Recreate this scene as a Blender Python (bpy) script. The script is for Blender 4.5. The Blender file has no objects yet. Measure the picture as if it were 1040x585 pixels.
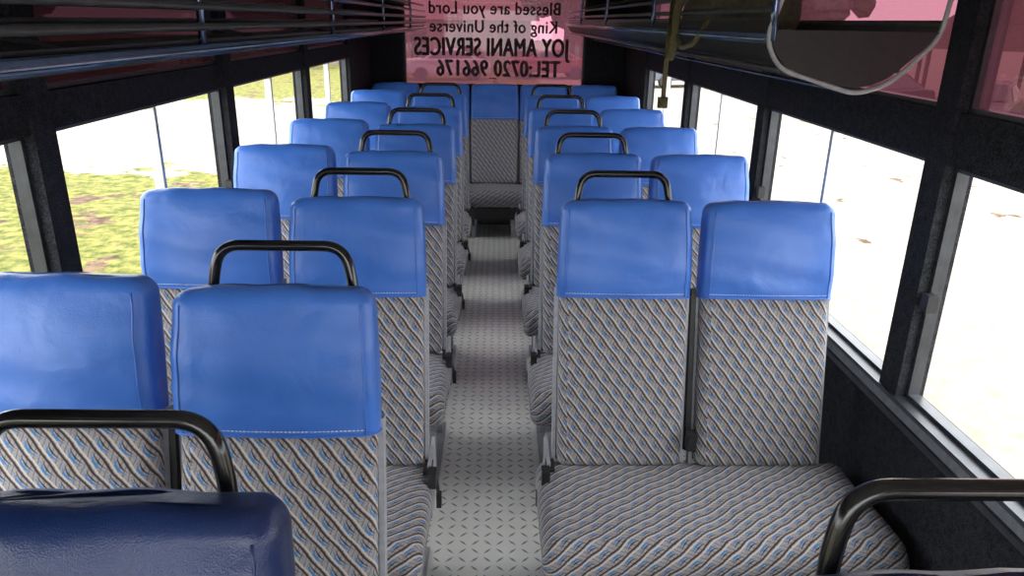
import bpy, bmesh, math, random
from mathutils import Vector, Matrix
random.seed(3)
scene = bpy.context.scene
scene.view_settings.view_transform = 'Standard'
COL = scene.collection

# ------------------------------------------------------------------ materials
def new_mat(name):
    m = bpy.data.materials.new(name); m.use_nodes = True
    nt = m.node_tree
    b = nt.nodes["Principled BSDF"]
    return m, nt, b

class NM:
    def __init__(s, nt): s.nt = nt
    def m(s, op, a, b=None, c=None):
        n = s.nt.nodes.new("ShaderNodeMath"); n.operation = op
        for i, v in enumerate((a, b, c)):
            if v is None: continue
            if isinstance(v, (int, float)): n.inputs[i].default_value = v
            else: s.nt.links.new(v, n.inputs[i])
        return n.outputs[0]
    def mix(s, f, a, b):
        n = s.nt.nodes.new("ShaderNodeMix"); n.data_type = 'RGBA'
        for i, v in ((0, f), (6, a), (7, b)):
            if isinstance(v, (int, float)): n.inputs[i].default_value = v
            elif isinstance(v, tuple): n.inputs[i].default_value = (*v, 1)
            else: s.nt.links.new(v, n.inputs[i])
        return n.outputs[2]
    def noise(s, vec, scale, detail=3, rough=.5, dist=0):
        n = s.nt.nodes.new("ShaderNodeTexNoise")
        n.inputs["Scale"].default_value = scale; n.inputs["Detail"].default_value = detail
        n.inputs["Roughness"].default_value = rough; n.inputs["Distortion"].default_value = dist
        if vec is not None: s.nt.links.new(vec, n.inputs["Vector"])
        return n.outputs[0]
    def coord(s, kind="Object"):
        n = s.nt.nodes.new("ShaderNodeTexCoord"); return n.outputs[kind]
    def sep(s, v):
        n = s.nt.nodes.new("ShaderNodeSeparateXYZ"); s.nt.links.new(v, n.inputs[0]); return n.outputs
    def bump(s, h, strength, dist, bsdf):
        n = s.nt.nodes.new("ShaderNodeBump"); n.inputs["Strength"].default_value = strength
        n.inputs["Distance"].default_value = dist
        s.nt.links.new(h, n.inputs["Height"]); s.nt.links.new(n.outputs[0], bsdf.inputs["Normal"])
    def ramp(s, f, lo, hi):
        n = s.nt.nodes.new("ShaderNodeMapRange"); n.inputs[1].default_value = lo; n.inputs[2].default_value = hi
        s.nt.links.new(f, n.inputs[0]); return n.outputs[0]

def simple(name, col, rough=.5, metal=0, nscale=0, namt=.2, bump=0, bdist=.002, spec=.5):
    m, nt, b = new_mat(name)
    b.inputs["Roughness"].default_value = rough; b.inputs["Metallic"].default_value = metal
    b.inputs["Specular IOR Level"].default_value = spec
    b.inputs["Base Color"].default_value = (*col, 1)
    if nscale:
        k = NM(nt); n = k.noise(k.coord(), nscale, 4)
        lo = tuple(c*(1-namt) for c in col); hi = tuple(min(1, c*(1+namt)) for c in col)
        nt.links.new(k.mix(k.ramp(n, .3, .7), lo, hi), b.inputs["Base Color"])
        if bump: k.bump(n, bump, bdist, b)
    return m

def vinyl(name, c1, c2):
    m, nt, b = new_mat(name); k = NM(nt)
    co = k.coord()
    info = nt.nodes.new("ShaderNodeObjectInfo")
    va = nt.nodes.new("ShaderNodeVectorMath"); va.operation = 'ADD'
    cb = nt.nodes.new("ShaderNodeCombineXYZ")
    for i in range(3): nt.links.new(k.m('MULTIPLY', info.outputs["Random"], 37.0+i*11), cb.inputs[i])
    nt.links.new(co, va.inputs[0]); nt.links.new(cb.outputs[0], va.inputs[1]); cv = va.outputs[0]
    n1 = k.noise(cv, 9, 3)
    nt.links.new(k.mix(k.ramp(n1, .3, .7), c1, c2), b.inputs["Base Color"])
    b.inputs["Roughness"].default_value = .34
    v = nt.nodes.new("ShaderNodeTexVoronoi"); v.inputs["Scale"].default_value = 420
    nt.links.new(co, v.inputs["Vector"])
    h = k.m('ADD', k.m('MULTIPLY', v.outputs[0], .05), k.m('MULTIPLY', k.noise(cv, 8, 3, .42, .5), 1.4))
    k.bump(h, .5, .012, b)
    return m
M_BLUE = vinyl("blue_vinyl", (.045, .155, .55), (.058, .185, .62))
M_BLUE_SHADED = vinyl("shaded_blue_vinyl", (.004, .016, .075), (.006, .022, .10))  # darkened blue vinyl: shade on the foremost headrests put into the colour
M_STITCH = simple("stitch_thread", (.55, .62, .72), .8, nscale=300)

def fabric():
    m, nt, b = new_mat("patterned_moquette"); k = NM(nt)
    uv = k.coord("UV"); s = k.sep(uv); u, v = s[0], s[1]
    wob = k.m('MULTIPLY', k.m('SINE', k.m('MULTIPLY', v, 110)), .0012)
    u2 = k.m('ADD', u, wob)
    ang = math.radians(38)
    a = k.m('ADD', k.m('MULTIPLY', u2, math.sin(ang)), k.m('MULTIPLY', v, -math.cos(ang)))
    bb = k.m('ADD', k.m('MULTIPLY', u2, math.cos(ang)), k.m('MULTIPLY', v, math.sin(ang)))
    P, Q = .030, .058
    bq = k.m('DIVIDE', bb, P); row = k.m('FLOOR', bq); cb = k.m('SUBTRACT', k.m('SUBTRACT', bq, row), .5)
    aq = k.m('ADD', k.m('DIVIDE', a, Q), k.m('MULTIPLY', row, .37))
    ca = k.m('SUBTRACT', k.m('FRACT', aq), .5)
    cream = k.m('LESS_THAN', k.m('ABSOLUTE', k.m('ADD', cb, .36)), .06)
    dark1 = k.m('LESS_THAN', k.m('ABSOLUTE', k.m('SUBTRACT', cb, .42)), .085)
    ca2 = k.m('MULTIPLY', ca, ca)
    arc = k.m('ABSOLUTE', k.m('SUBTRACT', cb, k.m('SUBTRACT', k.m('MULTIPLY', ca2, 1.5), .18)))
    wid = k.m('MULTIPLY', k.m('SUBTRACT', .45, k.m('ABSOLUTE', ca)), .20)
    blue = k.m('LESS_THAN', arc, wid)
    arc2 = k.m('ABSOLUTE', k.m('SUBTRACT', cb, k.m('SUBTRACT', k.m('MULTIPLY', ca2, 1.1), -.05)))
    dark2 = k.m('LESS_THAN', arc2, k.m('MULTIPLY', wid, .7))
    cr = k.m('LESS_THAN', k.m('FRACT', k.m('ADD', k.m('MULTIPLY', aq, 4), k.m('MULTIPLY', cb, 1.4))), .22)
    rib = k.m('FRACT', k.m('MULTIPLY', u, 260))
    ng = k.noise(uv, 260, 2)
    base = k.mix(k.ramp(ng, .3, .7), (.225, .21, .212), (.375, .355, .352))
    c = k.mix(k.m('MULTIPLY', cr, .55), base, (.085, .066, .064))
    c = k.mix(dark2, c, (.045, .034, .042))
    c = k.mix(dark1, c, (.050, .033, .030))
    c = k.mix(blue, c, (.03, .20, .50))
    c = k.mix(cream, c, (.55, .49, .44))
    nt.links.new(c, b.inputs["Base Color"])
    b.inputs["Roughness"].default_value = .9; b.inputs["Specular IOR Level"].default_value = .2
    b.inputs["Sheen Weight"].default_value = .1
    k.bump(k.m('ADD', k.m('MULTIPLY', rib, .3), k.m('MULTIPLY', k.noise(uv, 14, 2), 2)), .4, .004, b)
    return m
M_FAB = fabric()

def tread():
    m, nt, b = new_mat("aluminium_tread_plate"); k = NM(nt)
    s = k.sep(k.coord()); P = .045
    xq = k.m('DIVIDE', s[0], P); yq = k.m('DIVIDE', s[1], P)
    i = k.m('FLOOR', xq); j = k.m('FLOOR', yq)
    cx = k.m('SUBTRACT', k.m('SUBTRACT', xq, i), .5); cy = k.m('SUBTRACT', k.m('SUBTRACT', yq, j), .5)
    par = k.m('FLOORED_MODULO', k.m('ADD', i, j), 2)
    sg = k.m('SUBTRACT', k.m('MULTIPLY', par, 2), 1)
    a = k.m('ABSOLUTE', k.m('ADD', cx, k.m('MULTIPLY', cy, sg)))
    q = k.m('ABSOLUTE', k.m('SUBTRACT', cx, k.m('MULTIPLY', cy, sg)))
    msk = k.m('LESS_THAN', k.m('ADD', k.m('DIVIDE', a, .66), k.m('DIVIDE', q, .14)), 1.0)
    n = k.noise(k.coord(), 5, 4)
    base = k.mix(k.ramp(n, .3, .7), (.76, .76, .72), (.88, .88, .84))
    c = k.mix(msk, base, (.27, .25, .21))
    nt.links.new(c, b.inputs["Base Color"]); b.inputs["Roughness"].default_value = .34
    b.inputs["Metallic"].default_value = .1
    k.bump(msk, .6, .002, b)
    return m
M_TREAD = tread()

def felt():
    m, nt, b = new_mat("charcoal_felt"); k = NM(nt); co = k.coord()
    n = k.noise(co, 220, 3); n2 = k.noise(co, 40, 3)
    f = k.m('ADD', k.m('MULTIPLY', n, .7), k.m('MULTIPLY', n2, .3))
    nt.links.new(k.mix(k.ramp(f, .38, .68), (.008, .009, .011), (.040, .042, .050)), b.inputs["Base Color"])
    b.inputs["Roughness"].default_value = .95; b.inputs["Specular IOR Level"].default_value = .15
    k.bump(n, .5, .003, b)
    return m
M_FELT = felt()
M_ALU = simple("aluminium_frame", (.55, .55, .54), .38, .8, 30, .1)
M_TRIM = simple("grey_sill_trim", (.16, .17, .19), .45, 0, 40, .2)
M_CEIL = simple("ceiling_panel", (.72, .72, .71), .6, 0, 12, .06)
M_BLACK = simple("black_gloss_paint", (.006, .006, .007), .16, 0, 20, .3)
M_BPLAS = simple("black_plastic", (.012, .012, .013), .5, 0, 40, .3)
M_RACK = simple("rack_black_vinyl", (.010, .010, .012), .45, 0, 60, .4, .3, .002)
M_GREY = simple("grey_steel_paint", (.36, .37, .40), .45, .2, 50, .12)
M_RAIL = simple("blue_grey_rail", (.10, .14, .24), .18, .85, 20, .2)
M_DGREY = simple("dark_grey_steel", (.05, .054, .062), .35, .5, 20, .2)
M_KHAKI = simple("khaki_canvas", (.060, .055, .034), .85, 0, 60, .35, .4, .003)
M_BAG2 = simple("dark_olive_webbing", (.10, .088, .038), .8, 0, 90, .3)
M_TEXT = simple("maroon_lettering", (.028, .003, .007), .6, 0, 10, .1)

def glass(name, tint, film=0, fc=(.3, .1, .14)):
    m = bpy.data.materials.new(name); m.use_nodes = True; nt = m.node_tree; nt.nodes.clear()
    o = nt.nodes.new("ShaderNodeOutputMaterial")
    tr = nt.nodes.new("ShaderNodeBsdfTransparent"); tr.inputs[0].default_value = (*tint, 1)
    g = nt.nodes.new("ShaderNodeBsdfGlossy"); g.inputs["Roughness"].default_value = .03
    mx = nt.nodes.new("ShaderNodeMixShader"); mx.inputs[0].default_value = .04
    nt.links.new(tr.outputs[0], mx.inputs[1]); nt.links.new(g.outputs[0], mx.inputs[2])
    last = mx
    if film:
        tl = nt.nodes.new("ShaderNodeBsdfTranslucent"); k = NM(nt)
        n = k.noise(k.coord(), 3, 4)
        nt.links.new(k.mix(k.ramp(n, .3, .7), tuple(c*.75 for c in fc), fc), tl.inputs[0])
        m2 = nt.nodes.new("ShaderNodeMixShader"); m2.inputs[0].default_value = film
        nt.links.new(mx.outputs[0], m2.inputs[1]); nt.links.new(tl.outputs[0], m2.inputs[2]); last = m2
    nt.links.new(last.outputs[0], o.inputs[0])
    return m
M_GLASS = glass("clear_window_glass", (.95, .96, .96))
M_PINK = glass("red_film_glass", (.155, .068, .090), .14, (.30, .11, .16))
M_PINKR = glass("red_film_side_glass", (.105, .042, .055), .08)
M_PINKL = glass("dark_red_film_glass", (.006, .0022, .003), .012)

# ------------------------------------------------------------------ mesh helpers
def obj_from_bm(name, bm, mats, parent=None, smooth=True, loc=(0,0,0)):
    me = bpy.data.meshes.new(name); bm.to_mesh(me); bm.free()
    for m in mats: me.materials.append(m)
    if smooth:
        for p in me.polygons: p.use_smooth = True
    return link(name, me, parent, loc)
def link(name, me, parent=None, loc=(0,0,0)):
    o = bpy.data.objects.new(name, me); COL.objects.link(o); o.location = loc
    if parent: o.parent = parent
    return o
def empty(name, loc=(0,0,0)):
    e = bpy.data.objects.new(name, None); COL.objects.link(e); e.location = loc; e.empty_display_size = .1
    return e
def box(bm, x0, x1, y0, y1, z0, z1, mi=0, xf=None):
    vs = [Vector((x, y, z)) for z in (z0, z1) for y in (y0, y1) for x in (x0, x1)]
    if xf: vs = [xf(v) for v in vs]
    vv = [bm.verts.new(v) for v in vs]
    for f in ((0,2,3,1),(4,5,7,6),(0,1,5,4),(2,6,7,3),(0,4,6,2),(1,3,7,5)):
        fc = bm.faces.new([vv[i] for i in f]); fc.material_index = mi
def fillet(pts, r, n=6):
    pts = [Vector(p) for p in pts]; out = [pts[0]]
    for i in range(1, len(pts)-1):
        p, a, b = pts[i], pts[i-1], pts[i+1]
        da, db = (a-p), (b-p); rr = min(r, da.length*.49, db.length*.49)
        s, e = p+da.normalized()*rr, p+db.normalized()*rr
        for j in range(n+1):
            t = j/n; out.append(s*(1-t)**2 + p*2*t*(1-t) + e*t*t)
    out.append(pts[-1]); return out
def tube(bm, pts, r, seg=8, mi=0, closed=False, flat=1.0):
    pts = [Vector(p) for p in pts]; n = len(pts); rings = []
    up = None
    for i, p in enumerate(pts):
        if closed: t = (pts[(i+1) % n]-pts[i-1])
        else: t = pts[min(i+1, n-1)]-pts[max(i-1, 0)]
        t.normalize()
        if up is None:
            up = t.orthogonal().normalized() if abs(t.x) > .9 else (Vector((1,0,0))-t*t.x).normalized()
        up = (up-t*up.dot(t)).normalized(); sd = t.cross(up)
        rings.append([bm.verts.new(p+up*r*math.cos(2*math.pi*k/seg)+sd*r*flat*math.sin(2*math.pi*k/seg)) for k in range(seg)])
    rg = range(n) if closed else range(n-1)
    for i in rg:
        A, B = rings[i], rings[(i+1) % n]
        for k in range(seg):
            f = bm.faces.new([A[k], A[(k+1) % seg], B[(k+1) % seg], B[k]]); f.material_index = mi
    if not closed:
        for R in (rings[0], rings[-1]):
            f = bm.faces.new(R); f.material_index = mi

def rrect(W, T, r):
    """rounded rectangle points, starting front left; front is -y"""
    r = max(min(r, W/2-1e-4, T/2-1e-4), 1e-4); pts = []
    nf, ns, nc = 14, 3, 4
    x, y = W/2-r, T/2-r
    def arc(cx, cy, a0):
        for j in range(nc):
            a = a0+(j/nc)*math.pi/2; pts.append((cx+r*math.cos(a), cy+r*math.sin(a)))
    def ln(p, q, n):
        for j in range(n): pts.append((p[0]+(q[0]-p[0])*j/n, p[1]+(q[1]-p[1])*j/n))
    ln((-x, -T/2), (x, -T/2), nf); arc(x, -y, -math.pi/2)
    ln((W/2, -y), (W/2, y), ns); arc(x, y, 0)
    ln((x, T/2), (-x, T/2), nf); arc(-x, y, math.pi/2)
    ln((-W/2, y), (-W/2, -y), ns); arc(-x, -y, math.pi)
    return pts
def pad_mesh(name, W, T, L, r, re, fn, mats, s0=0, open0=False, nl=22, uoff=0):
    bm = bmesh.new(); uvl = bm.loops.layers.uv.new("UVMap"); st = []
    ne = 6
    if not open0:
        for j in range(ne+1): 
            a = (j/ne)*math.pi/2; st.append((re-re*math.cos(a), re-re*math.sin(a)))
    else: st.append((0, 0))
    first = st[-1][0]
    Lm = L-re
    for j in range(1, nl): st.append((first+(Lm-first)*j/nl, 0))
    for j in range(ne+1):
        a = (j/ne)*math.pi/2; st.append((Lm+re*math.sin(a), re-re*math.cos(a)))
    base = rrect(W, T, r); per = [0]
    for i in range(len(base)):
        p, q = base[i], base[(i+1) % len(base)]; per.append(per[-1]+math.hypot(p[0]-q[0], p[1]-q[1]))
    rings = []
    for s, e in st:
        P = rrect(W-2*e, T-2*e, r-e*.8)
        rings.append([bm.verts.new(fn(p[0], p[1], s0+s)) for p in P])
    N = len(base)
    for i in range(len(rings)-1):
        for k in range(N):
            f = bm.faces.new([rings[i][k], rings[i][(k+1) % N], rings[i+1][(k+1) % N], rings[i+1][k]])
            uvs = [(per[k], st[i][0]), (per[k+1], st[i][0]), (per[k+1], st[i+1][0]), (per[k], st[i+1][0])]
            for lp, q in zip(f.loops, uvs): lp[uvl].uv = (q[0]+uoff, q[1]+s0)
    if not open0: bm.faces.new(rings[0][::-1])
    bm.faces.new(rings[-1])
    bmesh.ops.recalc_face_normals(bm, faces=bm.faces)
    me = bpy.data.meshes.new(name); bm.to_mesh(me); bm.free()
    for m in mats: me.materials.append(m)
    for p in me.polygons: p.use_smooth = True
    return me

# ------------------------------------------------------------------ seat parts (shared meshes)
BW, BT, BL = .425, .085, .885
TILT = math.radians(12.5); CT, ST = math.cos(TILT), math.sin(TILT)
COVER = .575   # height along back where the vinyl starts
def back_fn(x, y, s):
    t = s/BL
    if y < 0:
        y -= .018*max(0, math.cos(math.pi*x/BW*.95))*(math.sin(math.pi*min(1, t))**.6 if 0 < t < 1 else 0)
        y -= .012*math.exp(-((s-.74)/.10)**2)
        y += .012*math.exp(-((s-.55)/.05)**2)
        y += .002*math.sin(s*60+x*14)
    if s > COVER: x *= 1 - .05*((s-COVER)/(BL-COVER))**2
    else: x *= 1-.02*(1-s/COVER)
    s2 = s + (.008*math.cos(math.pi*x/BW) if s > BL-.06 else 0) + .002*math.sin(x*45)*(s > BL-.1)
    return Vector((x, y*CT+s2*ST, s2*CT-y*ST))
me_back = pad_mesh("seat_back_fabric", BW, BT, COVER+.12, .03, .03, back_fn, [M_FAB], nl=20)
me_cover = pad_mesh("headrest_cover", BW+.012, BT+.014, BL-COVER, .032, .034, back_fn, [M_BLUE], s0=COVER, open0=True, nl=14)
me_cover_shaded = me_cover.copy(); me_cover_shaded.materials[0] = M_BLUE_SHADED
bm = bmesh.new()
fy = -(BT+.014)/2
for sx in (-1, 1):
    pts = [back_fn(sx*(BW/2-.018), fy+.001, COVER+(BL-COVER-.03)*j/12)+Vector((0,-.0005,0)) for j in range(13)]
    tube(bm, pts, .0022, 6, 1)
P = rrect(BW+.014, BT+.016, .033)
tube(bm, [back_fn(p[0], p[1], COVER+.001) for p in P], .003, 6, 1, closed=True)
for j in range(44):
    x0 = -BW/2+.02+j*(BW-.04)/44
    tube(bm, [back_fn(x0, fy-.0015, COVER+.013), back_fn(x0+.006, fy-.0015, COVER+.013)], .0013, 4, 2)
bmesh.ops.recalc_face_normals(bm, faces=bm.faces)
me_trim = bpy.data.meshes.new("headrest_stitching"); bm.to_mesh(me_trim); bm.free()
for m in (M_BLUE, M_BLUE, M_STITCH): me_trim.materials.append(m)
for p in me_trim.polygons: p.use_smooth = True
me_trim_shaded = me_trim.copy(); me_trim_shaded.materials[1] = M_BLUE_SHADED
# grab bar
bm = bmesh.new()
def bp(x, y, s): return Vector((x, y*CT+s*ST, s*CT-y*ST))
pts = [bp(-.155, .055, BL-.16), bp(-.155, .052, BL+.0), bp(-.135, .045, BL+.088), bp(.135, .045, BL+.088), bp(.155, .052, BL), bp(.155, .055, BL-.16)]
tube(bm, fillet(pts, .075, 8), .012, 12, 0)
me_bar = bpy.data.meshes.new("grab_handle"); bmesh.ops.recalc_face_normals(bm, faces=bm.faces); bm.to_mesh(me_bar); bm.free()
me_bar.materials.append(M_BLACK)
for p in me_bar.polygons: p.use_smooth = True
def frame_mesh():
    bm = bmesh.new()
    xf = lambda v: bp(v.x, v.y, v.z)
    for sx in (-1, 1):
        x = sx*(BW/2+.006)
        box(bm, x-.006, x+.006, .0, .035, -.10, .60, 0, xf)
    box(bm, -BW/2, BW/2, .045, .052, 0, .58, 1, xf)
    me = bpy.data.meshes.new("back_frame"); bmesh.ops.recalc_face_normals(bm, faces=bm.faces); bm.to_mesh(me); bm.free()
    me.materials.append(M_GREY); me.materials.append(M_BPLAS); return me
me_frame = frame_mesh()
def cushion_mesh(L, n):
    D, T = .53, .13
    def fn(a, b, s):
        x = s-L/2; z = b
        if b > 0:
            z += .012*abs(math.sin(math.pi*n*s/L))**.7*math.cos(math.pi*a/D*.9)
            z += .003*math.sin(x*31+a*17)
        z += -.10*a*.55
        if a < -D/2+.05: z -= .010
        return Vector((x, a, z))
    return pad_mesh("seat_cushion", D, T, L, .055, .042, fn, [M_FAB], nl=30)
me_cush = cushion_mesh(1.0, 2)
me_cushR = cushion_mesh(1.05, 2)
me_cush5 = cushion_mesh(2.26, 5)

def buckle(sx):
    bm = bmesh.new()
    tube(bm, fillet([(0,0,0),(sx*.02,-.02,.02),(sx*.038,-.05,-.01),(sx*.045,-.06,-.06)], .02, 4), .009, 6, 0, flat=.4)
    box(bm, sx*.024-.013, sx*.024+.013, -.085, -.04, -.01, .045, 0)
    box(bm, sx*.045-.008, sx*.045+.008, -.075, -.05, -.09, -.04, 0)
    box(bm, sx*.005-.014, sx*.005+.014, -.03, .04, -.03, .02, 0)
    bmesh.ops.recalc_face_normals(bm, faces=bm.faces)
    return bm

OZ = .39
def double_seat(y, side, shift=0, shaded=False, bar=0):
    if side > 0: xb = [.418, .885]; cx = .665
    else: xb = [-.447, -.914]; cx = -.70
    e = empty("double_bus_seat", (cx+shift, y, 0))
    aisle = -side
    oy = -.145
    for i, x in enumerate(xb):
        lx = x-cx
        oz = OZ + (.022 if (side < 0 and i == 1) else 0)
        link("seat_back", me_back, e, (lx, oy, oz)); link("headrest_cover", me_cover_shaded if shaded else me_cover, e, (lx, oy, oz))
        link("stitching", me_trim_shaded if shaded else me_trim, e, (lx, oy, oz)); link("back_frame", me_frame, e, (lx, oy, oz))
        if i == 0: link("grab_handle", me_bar, e, (lx+bar, oy, oz))
    link("cushion", me_cushR if side > 0 else me_cush, e, (0, -.37, .34))
    bm = bmesh.new()
    for xx in (-.44, .44):
        box(bm, xx-.02, xx+.02, -.60, -.08, .205, .255)
        for yy in (-.52, -.18):
            box(bm, xx-.018, xx+.018, yy-.018, yy+.018, .012, .21)
        box(bm, xx-.03, xx+.03, -.58, -.10, 0, .012)
    box(bm, -.46, .46, -.55, -.51, .215, .255); box(bm, -.46, .46, -.19, -.15, .215, .255)
    xs = aisle*.485
    box(bm, xs-.006, xs+.006, -.20, -.02, .21, .42)
    obj_from_bm("seat_frame", bm, [M_GREY], e, False)
    b = buckle(aisle); obj_from_bm("belt_buckle", b, [M_BPLAS], e, False, (aisle*.475, -.19, .39))
    bm = bmesh.new(); mx = (xb[0]+xb[1])/2-cx
    tube(bm, [bp(mx, 0, .05)+Vector((0, oy, OZ)), bp(mx, .005, .60)+Vector((0, oy, OZ))], .014, 6, 0)
    box(bm, mx-.02, mx+.008, oy-.07, oy-.03, OZ+.09, OZ+.15)
    obj_from_bm("centre_belt", bm, [M_BPLAS], e, False)
    return e

rowsR = [2.30, 3.18, 4.06, 4.94, 5.82]
rowsL = [1.445, 2.29, 3.17, 4.05, 4.93, 5.81]
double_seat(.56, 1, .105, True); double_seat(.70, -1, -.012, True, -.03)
for y in rowsR: double_seat(y, 1)
for y in rowsL: double_seat(y, -1, -.022 if y < 2 else 0)
e = empty("rear_bench_seat", (-.03, 6.84, 0))
for x in (-.89, -.44, 0, .44, .89):
    link("seat_back", me_back, e, (x, -.145, OZ)); link("headrest_cover", me_cover, e, (x, -.145, OZ))
    link("stitching", me_trim, e, (x, -.145, OZ)); link("back_frame", me_frame, e, (x, -.145, OZ))
link("cushion", me_cush5, e, (0, -.37, .34))
bm = bmesh.new()
for xx in (-1.0, -.5, -.17, .17, .5, 1.0):
    for yy in (-.55, -.15): box(bm, xx-.015, xx+.015, yy-.015, yy+.015, 0, .22)
box(bm, -1.08, 1.08, -.58, -.54, .215, .255); box(bm, -1.08, 1.08, -.17, -.13, .215, .255)
box(bm, -1.08, 1.08, -.12, -.10, .0, .40, 1); box(bm, -1.08, 1.08, -.60, -.585, .17, .27, 1)
obj_from_bm("bench_frame", bm, [M_GREY, M_BPLAS], e, False)

# ------------------------------------------------------------------ shell
XL, XR, Y0, Y1, ZC = -1.235, 1.235, -1.6, 7.5, 2.15
bm = bmesh.new(); box(bm, XL-.06, XR+.06, Y0-.06, Y1+.06, -.10, 0)
obj_from_bm("floor", bm, [M_TREAD], None, False)
bm = bmesh.new()
prof = [(XL-.06, 1.99), (XL+.03, 1.99), (XL+.20, 2.11), (XL+.45, ZC), (XR-.45, ZC), (XR-.20, 2.11), (XR-.03, 1.99), (XR+.06, 1.99), (XR+.06, 2.1), (XR-.3, 2.24), (XL+.3, 2.24), (XL-.06, 2.1)]
A = [bm.verts.new((x, Y0-.06, z)) for x, z in prof]; B = [bm.verts.new((x, Y1+.06, z)) for x, z in prof]
n = len(prof)
for i in range(n): bm.faces.new([A[i], A[(i+1) % n], B[(i+1) % n], B[i]])
bm.faces.new(A); bm.faces.new(B[::-1]); bmesh.ops.recalc_face_normals(bm, faces=bm.faces)
obj_from_bm("ceiling", bm, [M_CEIL], None, False)

PIL = [-.86, .58, 2.02, 3.46, 4.90, 6.34]
wn = 1
for side, X, ZW, ZU in (("left", XL, 1.50, 1.60), ("right", XR, 1.45, 1.59)):
    ZS, ZT = .75, 1.97
    s = 1 if X > 0 else -1
    def bx(bm, d0, d1, y0, y1, z0, z1, mi=0):
        a, b = X+s*d0, X+s*d1
        box(bm, min(a, b), max(a, b), y0, y1, z0, z1, mi)
    def pane(bm, y0, y1, z0, z1, mi):
        x = X+s*.022
        f = bm.faces.new([bm.verts.new(v) for v in ((x, y0, z0), (x, y1, z0), (x, y1, z1), (x, y0, z1))]); f.material_index = mi
    bm = bmesh.new()
    bx(bm, 0, .06, Y0, Y1, 0, ZS)
    bx(bm, -.015, .06, Y0, Y1, ZW, ZU)
    bx(bm, 0, .06, Y0, Y1, ZT, 1.99)
    for py in PIL: bx(bm, -.025, .06, py-.05, py+.05, ZS, ZT)
    bx(bm, -.01, .06, 6.34, Y1, ZS, ZT)
    bx(bm, 0, .06, Y0, -1.5, ZS, ZT)
    obj_from_bm("wall_"+side, bm, [M_FELT], None, False)
    bm = bmesh.new()
    bx(bm, -.03, 0, Y0, 6.3, ZS-.075, ZS-.055, 1)
    bx(bm, -.02, 0, Y0, 6.3, ZS-.055, ZS-.012, 0)
    bx(bm, -.035, .03, Y0, 6.3, ZS-.012, ZS+.002, 1)
    bx(bm, -.012, 0, Y0, 6.3, .0, .08, 0)
    obj_from_bm("trim_1" if side == "left" else "trim_2", bm, [M_TRIM, M_DGREY], None, False)
    ys = [-1.5]+PIL
    for i in range(len(ys)-1):
        a = ys[i]+(.05 if i else 0); b = ys[i+1]-.05
        mid = (a+b)/2
        bm = bmesh.new()
        w = .014
        for (z0, z1) in ((ZS, ZW), (ZU, ZT)):
            bx(bm, .005, .04, a, a+w, z0, z1); bx(bm, .005, .04, b-w, b, z0, z1, 4)
            bx(bm, .005, .04, a+w, b-w, z0, z0+w, 4); bx(bm, .005, .04, a+w, b-w, z1-w, z1, 4)
        bx(bm, .000, .035, mid-.011, mid+.011, ZS+w, ZW-w)
        bx(bm, -.02, .01, b-.05, b-.015, 1.04, 1.09, 3)
        pane(bm, a+w, b-w, ZS+w, ZW-w, 1)
        pane(bm, a+w, b-w, ZU+w, ZT-w, 2)
        obj_from_bm("window_%d" % wn, bm, [M_ALU, M_GLASS, M_PINKR if s > 0 else M_PINKL, M_BPLAS, M_DGREY], None, False); wn += 1

WX0, WX1, WZ0, WZ1 = -.92, .84, 1.19, 2.06
bm = bmesh.new()
box(bm, XL, XR, Y1, Y1+.06, 0, WZ0); box(bm, XL, WX0, Y1, Y1+.06, WZ0, 2.14)
box(bm, WX1, XR, Y1, Y1+.06, WZ0, 2.14); box(bm, WX0, WX1, Y1, Y1+.06, WZ1, 2.14)
obj_from_bm("wall_rear", bm, [M_FELT], None, False)
wr = empty("rear_window", ((WX0+WX1)/2, Y1, 0)); wcx = (WX0+WX1)/2
bm = bmesh.new()
w = .022; hx = (WX1-WX0)/2
box(bm, -hx, -hx+w, -.01, .05, WZ0, WZ1); box(bm, hx-w, hx, -.01, .05, WZ0, WZ1)
box(bm, -hx+w, hx-w, -.01, .05, WZ0, WZ0+w); box(bm, -hx+w, hx-w, -.01, .05, WZ1-w, WZ1)
obj_from_bm("gasket", bm, [M_BPLAS], wr, False)
bm = bmesh.new()
vs = [bm.verts.new(v) for v in ((-hx+w, .03, WZ0+w), (hx-w, .03, WZ0+w), (hx-w, .03, WZ1-w), (-hx+w, .03, WZ1-w))]
bm.faces.new(vs); obj_from_bm("film_pane", bm, [M_PINK], wr, False)
def lettering(txt, cx, z, width, height, bold=.004):
    cu = bpy.data.curves.new("lettering", 'FONT'); cu.body = txt; cu.align_x = 'CENTER'; cu.size = 1
    cu.space_character = 1.08
    o = bpy.data.objects.new("tmp", cu); COL.objects.link(o); bpy.context.view_layer.update()
    dg = bpy.context.evaluated_depsgraph_get(); me = bpy.data.meshes.new_from_object(o.evaluated_get(dg))
    bpy.data.objects.remove(o)
    xs = [v.co.x for v in me.vertices]; caps = .70
    sx = width/(max(xs)-min(xs)); sy = height/caps; mx = (max(xs)+min(xs))/2
    V, F = [], []
    layers = [(-bold, 0), (0, -bold*.6), (0, bold*.6), (bold, 0), (0, 0)]
    for li, (dx, dz) in enumerate(layers):
        n0 = len(V)
        for v in me.vertices: V.append((-(v.co.x-mx)*sx+dx, -.0004*li, v.co.y*sy+dz))
        for p in me.polygons: F.append([n0+i for i in p.vertices])
    m2 = bpy.data.meshes.new("lettering"); m2.from_pydata(V, [], F); m2.update()
    m2.materials.append(M_TEXT)
    return link("lettering", m2, wr, (cx-wcx, .024, z))
lettering("Blessed are you Lord", -.04, 1.855, 1.25, .112, .004)
lettering("King of the Universe", -.05, 1.69, 1.22, .112, .004)
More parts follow.
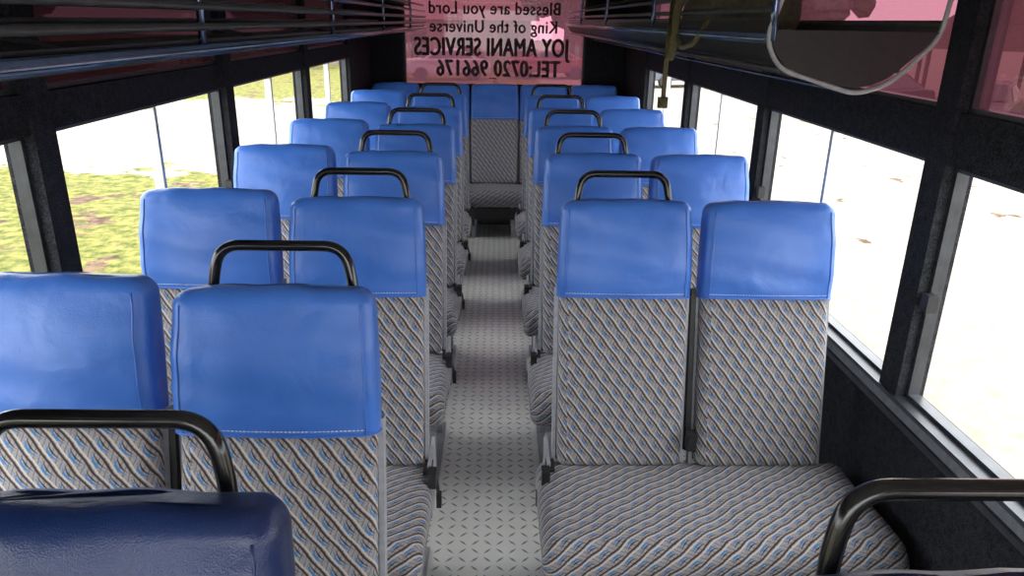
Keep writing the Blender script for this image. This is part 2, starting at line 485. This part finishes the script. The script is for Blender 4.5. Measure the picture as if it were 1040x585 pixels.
lettering("JOY AMANI SERVICES", -.06, 1.475, 1.50, .165, .008)
lettering("TEL:0720 966176", .0, 1.285, 1.20, .15, .008)
bm = bmesh.new()
tube(bm, fillet([(-.05, .024, 1.265), (.03, .024, 1.262), (-.02, .024, 1.235), (.05, .024, 1.225)], .02, 5), .007, 6, 0, flat=.3)
obj_from_bm("small_mark", bm, [M_TEXT], wr, False)

bm = bmesh.new()
box(bm, XL, XR, Y0-.06, Y0, 0, .85); box(bm, XL, XR, Y0-.06, Y0, 2.0, 2.14)
box(bm, XL, XL+.08, Y0-.06, Y0, .85, 2.0); box(bm, XR-.08, XR, Y0-.06, Y0, .85, 2.0)
wf = obj_from_bm("wall_front", bm, [M_FELT], None, False)
bm = bmesh.new()
vs = [bm.verts.new(v) for v in ((XL+.08, Y0-.03, .85), (XR-.08, Y0-.03, .85), (XR-.08, Y0-.03, 2.0), (XL+.08, Y0-.03, 2.0))]
bm.faces.new(vs); obj_from_bm("windscreen", bm, [M_GLASS], wf, False)

# ------------------------------------------------------------------ luggage racks
def rack(side, ya, yb, xin):
    s = side; xw = XR if s > 0 else XL
    e = empty("luggage_rack", (xin, ya, 0))
    Lr = yb-ya
    xo = abs(xw)-abs(xin)
    P = lambda d, z, y: Vector((s*d, y, z))
    if s > 0: prof = [(.0, 1.805), (-.015, 1.77), (.02, 1.71), (.09, 1.682), (.21, 1.657), (.28, 1.68), (.37, 1.765), (.39, 1.805)]
    else: prof = [(-.005, 1.735), (.0, 1.712), (.05, 1.700), (.20, 1.69), (.36, 1.695), (.42, 1.72)]
    bm = bmesh.new(); th = .012
    f = fillet([(d, 0, z) for d, z in prof], .05, 4)
    Lo = [bm.verts.new(P(p.x, p.z, 0)) for p in f]; Lb = [bm.verts.new(P(p.x, p.z, Lr)) for p in f]
    Hi = [bm.verts.new(P(p.x, p.z+th, 0)) for p in f]; Hb = [bm.verts.new(P(p.x, p.z+th, Lr)) for p in f]
    for i in range(len(f)-1):
        bm.faces.new([Lo[i], Lo[i+1], Lb[i+1], Lb[i]]); bm.faces.new([Hi[i], Hi[i+1], Hb[i+1], Hb[i]])
    for a, b in ((Lo, Hi), (Lb, Hb)):
        for i in range(len(f)-1): bm.faces.new([a[i], a[i+1], b[i+1], b[i]])
    bmesh.ops.recalc_face_normals(bm, faces=bm.faces)
    obj_from_bm("tray", bm, [M_RACK], e, True)
    if s > 0:
        bm = bmesh.new()
        for yy in (0, Lr):
            q = [bm.verts.new(P(p.x, min(p.z, 1.79), yy-.004)) for p in f]; q2 = [bm.verts.new(P(p.x, min(p.z, 1.79), yy+.02)) for p in f]
            bm.faces.new(q); bm.faces.new(q2)
            for i in range(len(q)): bm.faces.new([q[i], q[(i+1) % len(q)], q2[(i+1) % len(q)], q2[i]])
        bmesh.ops.recalc_face_normals(bm, faces=bm.faces)
        obj_from_bm("end_panel", bm, [M_RACK], e, False)
    bm = bmesh.new()
    k = 0
    y = 0.0
    while y <= Lr+.01:
        o = [( .03, 1.98), (.0, 1.845), (-.024, 1.77), (.015, 1.702), (.21, 1.645), (.29, 1.67), (.39, 1.775), (.41, 1.98)]
        pts = fillet([P(d, z, y) for d, z in o], .035, 5)
        if k == 0 and s > 0: tube(bm, pts, .006, 8, 0)
        b0 = 1.72 if s < 0 else 1.765
        tube(bm, fillet([P(-.008, b0, y), P(-.012, 1.88, y), P(.0, 1.97, y), P(.06, 2.06, y), P(.12, 2.12, y)], .06, 5), .009, 8, 1)
        if not (k == 0 and s > 0):
            tube(bm, fillet([P(-.008, b0, y), P(.20, b0-.06 if s > 0 else 1.69, y), P(.42, 1.74, y), P(xo-.005, 1.76, y)], .05, 5), .008, 6, 2)
            tube(bm, [P(.0, 1.90, y), P(xo-.005, 2.0, y)], .007, 6, 2)
        y += 1.44; k += 1
    if s > 0: R = ((-.02, 1.77, .012, 1), (-.004, 1.835, .008, 2), (.0, 1.88, .007, 2), (.015, 1.70, .007, 2), (.39, 1.805, .008, 2), (.21, 1.648, .005, 1))
    else: R = ((-.012, 1.725, .013, 1), (-.014, 1.775, .009, 2), (-.012, 1.82, .010, 2), (-.008, 1.87, .009, 1), (.0, 1.92, .008, 2), (.43, 1.78, .009, 2), (.45, 1.85, .009, 2))
    for d, z, r, mi in R: tube(bm, [P(d, z, 0), P(d, z, Lr)], r, 8, mi)
    for j in range(5):
        zz = 1.70 if s > 0 else 1.716
        tube(bm, [P(.06+.065*j, zz, 0.03), P(.06+.065*j, zz, Lr-.03)], .006, 6, 2)
    bmesh.ops.recalc_face_normals(bm, faces=bm.faces)
    obj_from_bm("rails", bm, [M_GREY, M_RAIL, M_DGREY], e, True)
    return e
rack(1, 1.83, 7.35, .655)
rack(-1, .39, 7.35, -.70)

e = empty("backpack", (.80, 2.62, 1.71))
def bag_fn(x, y, s):
    r = 1+.06*math.sin(s*18)+.05*math.sin(y*20+x*9)
    return Vector((x*r, y*r, s+.02*math.sin(x*12)))
me = pad_mesh("bag_body", .27, .50, .24, .09, .08, bag_fn, [M_KHAKI], nl=10)
link("bag_body", me, e, (.0, 0, .012))
bm = bmesh.new()
def strap(pts, w=.014):
    tube(bm, fillet(pts, .04, 5), w, 8, 0, flat=.2)
strap([(-.10, .1, .22), (-.19, .14, .2), (-.19, .17, .02), (-.185, .2, -.10), (-.18, .22, -.19)])
strap([(-.10, .0, .22), (-.20, .02, .16), (-.19, .08, .02), (-.195, .12, -.05), (-.185, .16, .04), (-.17, .2, .1)])
tube(bm, fillet([(-.15, -.2, .10), (-.185, -.18, .03), (-.185, .0, .01), (-.18, .12, .08)], .05, 5), .008, 8, 0)
box(bm, -.20, -.165, .205, .225, -.21, -.17)
bmesh.ops.recalc_face_normals(bm, faces=bm.faces)
obj_from_bm("straps", bm, [M_BAG2], e, True)

# ------------------------------------------------------------------ exterior
def ground():
    m, nt, b = new_mat("sandy_ground"); k = NM(nt); co = k.coord(); s = k.sep(co)
    n = k.noise(co, .35, 5, .6); nf = k.noise(co, 5, 6, .7); nb = k.noise(co, 1.3, 4, .6)
    sand = k.mix(k.ramp(nf, .3, .7), (.14, .12, .096), (.245, .22, .185))
    grass = k.mix(k.ramp(nf, .38, .62), (.035, .050, .008), (.16, .145, .042))
    dirt = k.mix(k.ramp(nf, .4, .6), (.04, .025, .018), (.12, .08, .05))
    grass = k.mix(k.m('GREATER_THAN', nb, .60), grass, dirt)
    dist = k.m('ABSOLUTE', k.m('ADD', s[0], 6.6))
    g1 = k.m('LESS_THAN', k.m('ADD', dist, k.m('MULTIPLY', nb, 3.2)), 4.6)
    g1 = k.m('MULTIPLY', g1, k.m('LESS_THAN', k.m('ADD', s[1], k.m('MULTIPLY', nb, 6)), 17.0))
    g2 = k.m('MULTIPLY', k.m('GREATER_THAN', k.m('ADD', s[1], k.m('MULTIPLY', n, 14)), 34), k.m('LESS_THAN', s[0], 2))
    g3 = k.m('MULTIPLY', k.m('GREATER_THAN', nb, .66), k.m('GREATER_THAN', s[0], 5))
    g = k.m('MAXIMUM', k.m('MAXIMUM', g1, g2), g3)
    c = k.mix(g, sand, grass)
    nt.links.new(c, b.inputs["Base Color"]); b.inputs["Roughness"].default_value = .95
    b.inputs["Specular IOR Level"].default_value = .1
    k.bump(nf, .6, .10, b)
    return m
bm = bmesh.new()
vs = [bm.verts.new(v) for v in ((-90, -60, -1.0), (90, -60, -1.0), (90, 120, -1.0), (-90, 120, -1.0))]; bm.faces.new(vs)
obj_from_bm("ground", bm, [ground()], None, False)

M_TYRE = simple("tyre_rubber", (.015, .015, .015), .8, nscale=30)
M_CGLASS = simple("car_glass", (.02, .025, .03), .1, nscale=5)
def car(x, y, rot, col):
    e = empty("parked_car", (x, y, -1.0)); e.rotation_euler.z = rot
    mp = simple("car_paint", col, .3, .1, 6, .1)
    prof = [(-2.1, .35), (-2.15, .75), (-1.9, .95), (-1.2, 1.0), (-.55, 1.42), (.75, 1.45), (1.5, 1.02), (2.05, .95), (2.15, .6), (2.1, .3)]
    bm = bmesh.new()
    A = [bm.verts.new((px, -.82 if pz < 1.1 else -.62, pz)) for px, pz in prof]; B = [bm.verts.new((px, .82 if pz < 1.1 else .62, pz)) for px, pz in prof]
    n = len(prof); bm.faces.new(A); bm.faces.new(B[::-1])
    for i in range(n): bm.faces.new([A[i], A[(i+1) % n], B[(i+1) % n], B[i]])
    bmesh.ops.recalc_face_normals(bm, faces=bm.faces)
    bmesh.ops.bevel(bm, geom=bm.edges[:], offset=.05, segments=2, affect='EDGES')
    obj_from_bm("body", bm, [mp], e, False)
    bm = bmesh.new()
    for sy in (-1, 1):
        q = [bm.verts.new((px, sy*yy, pz)) for px, yy, pz in ((-1.0, .83, 1.05), (-.5, .675, 1.36), (.7, .665, 1.38), (1.25, .82, 1.07))]; bm.faces.new(q)
    for q in (((-1.19, .7, 1.07), (-1.19, -.7, 1.07), (-.62, -.57, 1.44), (-.62, .57, 1.44)), ((1.50, .7, 1.08), (1.50, -.7, 1.08), (.84, -.57, 1.45), (.84, .57, 1.45))):
        bm.faces.new([bm.verts.new(v) for v in q])
    obj_from_bm("glazing", bm, [M_CGLASS], e, False)
    bm = bmesh.new()
    for wx in (-1.3, 1.3):
        for wy in (-.78, .78):
            bmesh.ops.create_cone(bm, cap_ends=True, segments=20, radius1=.32, radius2=.32, depth=.2, matrix=Matrix.Translation((wx, wy, .32)) @ Matrix.Rotation(math.pi/2, 4, 'X'))
    obj_from_bm("wheels", bm, [M_TYRE], e, False)
car(-2.6, 38, .2, (.3, .3, .31)); car(2.6, 40, .1, (.20, .05, .05)); car(8.5, 36, .4, (.08, .09, .11))
car(13.2, 20.5, .9, (.07, .07, .08)); car(17.5, 22, .8, (.3, .3, .3)); car(11.6, 23.5, .5, (.05, .04, .04))
e = empty("thatched_gazebo", (19.0, 28.5, -1.0))
M_THATCH = simple("thatch", (.05, .032, .018), .95, 0, 6, .6, .6, .08)
M_WOOD = simple("timber_post", (.10, .06, .035), .8, 0, 8, .3)
bm = bmesh.new()
for r1, r2, z in ((3.6, 1.9, 2.2), (2.2, .15, 3.15)):
    bmesh.ops.create_cone(bm, cap_ends=True, segments=12, radius1=r1, radius2=r2, depth=1.3, matrix=Matrix.Translation((0, 0, z+.55)))
obj_from_bm("roof", bm, [M_THATCH], e, False)
bm = bmesh.new()
for i in range(8):
    a = i*math.pi/4; bmesh.ops.create_cone(bm, cap_ends=True, segments=8, radius1=.08, radius2=.08, depth=2.3, matrix=Matrix.Translation((3*math.cos(a), 3*math.sin(a), 1.15)))
obj_from_bm("posts", bm, [M_WOOD], e, False)
def house(x, y, w, d, h, wall, roof):
    e = empty("low_building", (x, y, -1.0))
    bm = bmesh.new(); box(bm, -w/2, w/2, -d/2, d/2, 0, h, 0)
    nwin = int(w//2.5)
    for i in range(nwin):
        cx = -w/2+(i+.5)*w/nwin
        if i == nwin//2: box(bm, cx-.5, cx+.5, -d/2-.03, -d/2, 0, 2.1, 1)
        else: box(bm, cx-.6, cx+.6, -d/2-.03, -d/2, 1.0, 2.1, 1)
    obj_from_bm("walls", bm, [simple("render_wall", wall, .9, nscale=3), M_CGLASS], e, False)
    bm = bmesh.new()
    pr = [(-d/2-.6, h-.1), (0, h+1.5), (d/2+.6, h-.1), (0, h-.02)]
    A = [bm.verts.new((-w/2-.5, py, pz)) for py, pz in pr]; B = [bm.verts.new((w/2+.5, py, pz)) for py, pz in pr]
    bm.faces.new(A); bm.faces.new(B)
    for i in range(4): bm.faces.new([A[i], A[(i+1) % 4], B[(i+1) % 4], B[i]])
    bmesh.ops.recalc_face_normals(bm, faces=bm.faces)
    obj_from_bm("roof", bm, [simple("iron_roof", roof, .6, .2, 4)], e, False)
house(-5, 52, 14, 7, 2.9, (.20, .17, .14), (.10, .04, .03)); house(11, 54, 12, 6, 3.0, (.18, .16, .14), (.08, .08, .09))
house(48, 40, 14, 6, 3.0, (.2, .18, .15), (.12, .05, .04))
M_LEAF = simple("foliage", (.03, .05, .012), .9, 0, 3, .6, .8, .2); M_BARK = simple("bark", (.07, .05, .03), .9, nscale=6)
def tree(x, y, h):
    e = empty("tree", (x, y, -1.0)); bm = bmesh.new()
    tube(bm, [(0, 0, 0), (.1, 0, h*.3), (0, .1, h*.6)], .16, 8); 
    for a in range(4): tube(bm, [(0, 0, h*.4), (math.cos(a*1.6)*h*.2, math.sin(a*1.6)*h*.2, h*.65)], .07, 6)
    obj_from_bm("trunk", bm, [M_BARK], e)
    bm = bmesh.new()
    for i in range(14):
        r = h*random.uniform(.12, .22)
        mt = Matrix.Translation((random.uniform(-.28, .28)*h, random.uniform(-.28, .28)*h, h*random.uniform(.5, .9)))
        bmesh.ops.create_icosphere(bm, subdivisions=2, radius=r, matrix=mt)
    for v in bm.verts: v.co += Vector((random.uniform(-1, 1), random.uniform(-1, 1), random.uniform(-1, 1)))*.09*h*.3
    obj_from_bm("crown", bm, [M_LEAF], e, False)
for x, y, h in ((-12, 44, 6), (4, 47, 7), (-22, 38, 7), (18, 44, 6), (30, 30, 6), (38, 24, 7), (-30, 24, 6), (0, 62, 9), (-34, 12, 6), (40, 12, 6)): tree(x, y, h)

# ------------------------------------------------------------------ light
wd = bpy.data.worlds.new("World"); scene.world = wd; wd.use_nodes = True
bg = wd.node_tree.nodes["Background"]; bg.inputs[0].default_value = (.97, .985, 1.0, 1); bg.inputs[1].default_value = 6.9
sl = bpy.data.lights.new("sun", 'SUN'); sl.energy = 8; sl.angle = .03; sl.color = (1, .96, .88)
so = bpy.data.objects.new("sun", sl); COL.objects.link(so); so.rotation_euler = (math.radians(9), math.radians(4), 0); so.location = (0, 0, 20)

# ------------------------------------------------------------------ camera
cam = bpy.data.cameras.new("camera"); co = bpy.data.objects.new("camera", cam); COL.objects.link(co)
cam.sensor_width = 36; cam.lens = 750/1040*36; cam.clip_start = .02; cam.clip_end = 500
p = math.radians(19.9); yaw = math.radians(1.3); roll = math.radians(1.0)
fw = Vector((math.sin(yaw)*math.cos(p), math.cos(yaw)*math.cos(p), -math.sin(p)))
rt = fw.cross(Vector((0, 0, 1))).normalized(); up = rt.cross(fw)
r2 = rt*math.cos(roll)+up*math.sin(roll); u2 = -rt*math.sin(roll)+up*math.cos(roll)
mt = Matrix((r2, u2, -fw)).transposed().to_4x4(); mt.translation = Vector((0, 0, 1.80))
co.matrix_world = mt
scene.camera = co
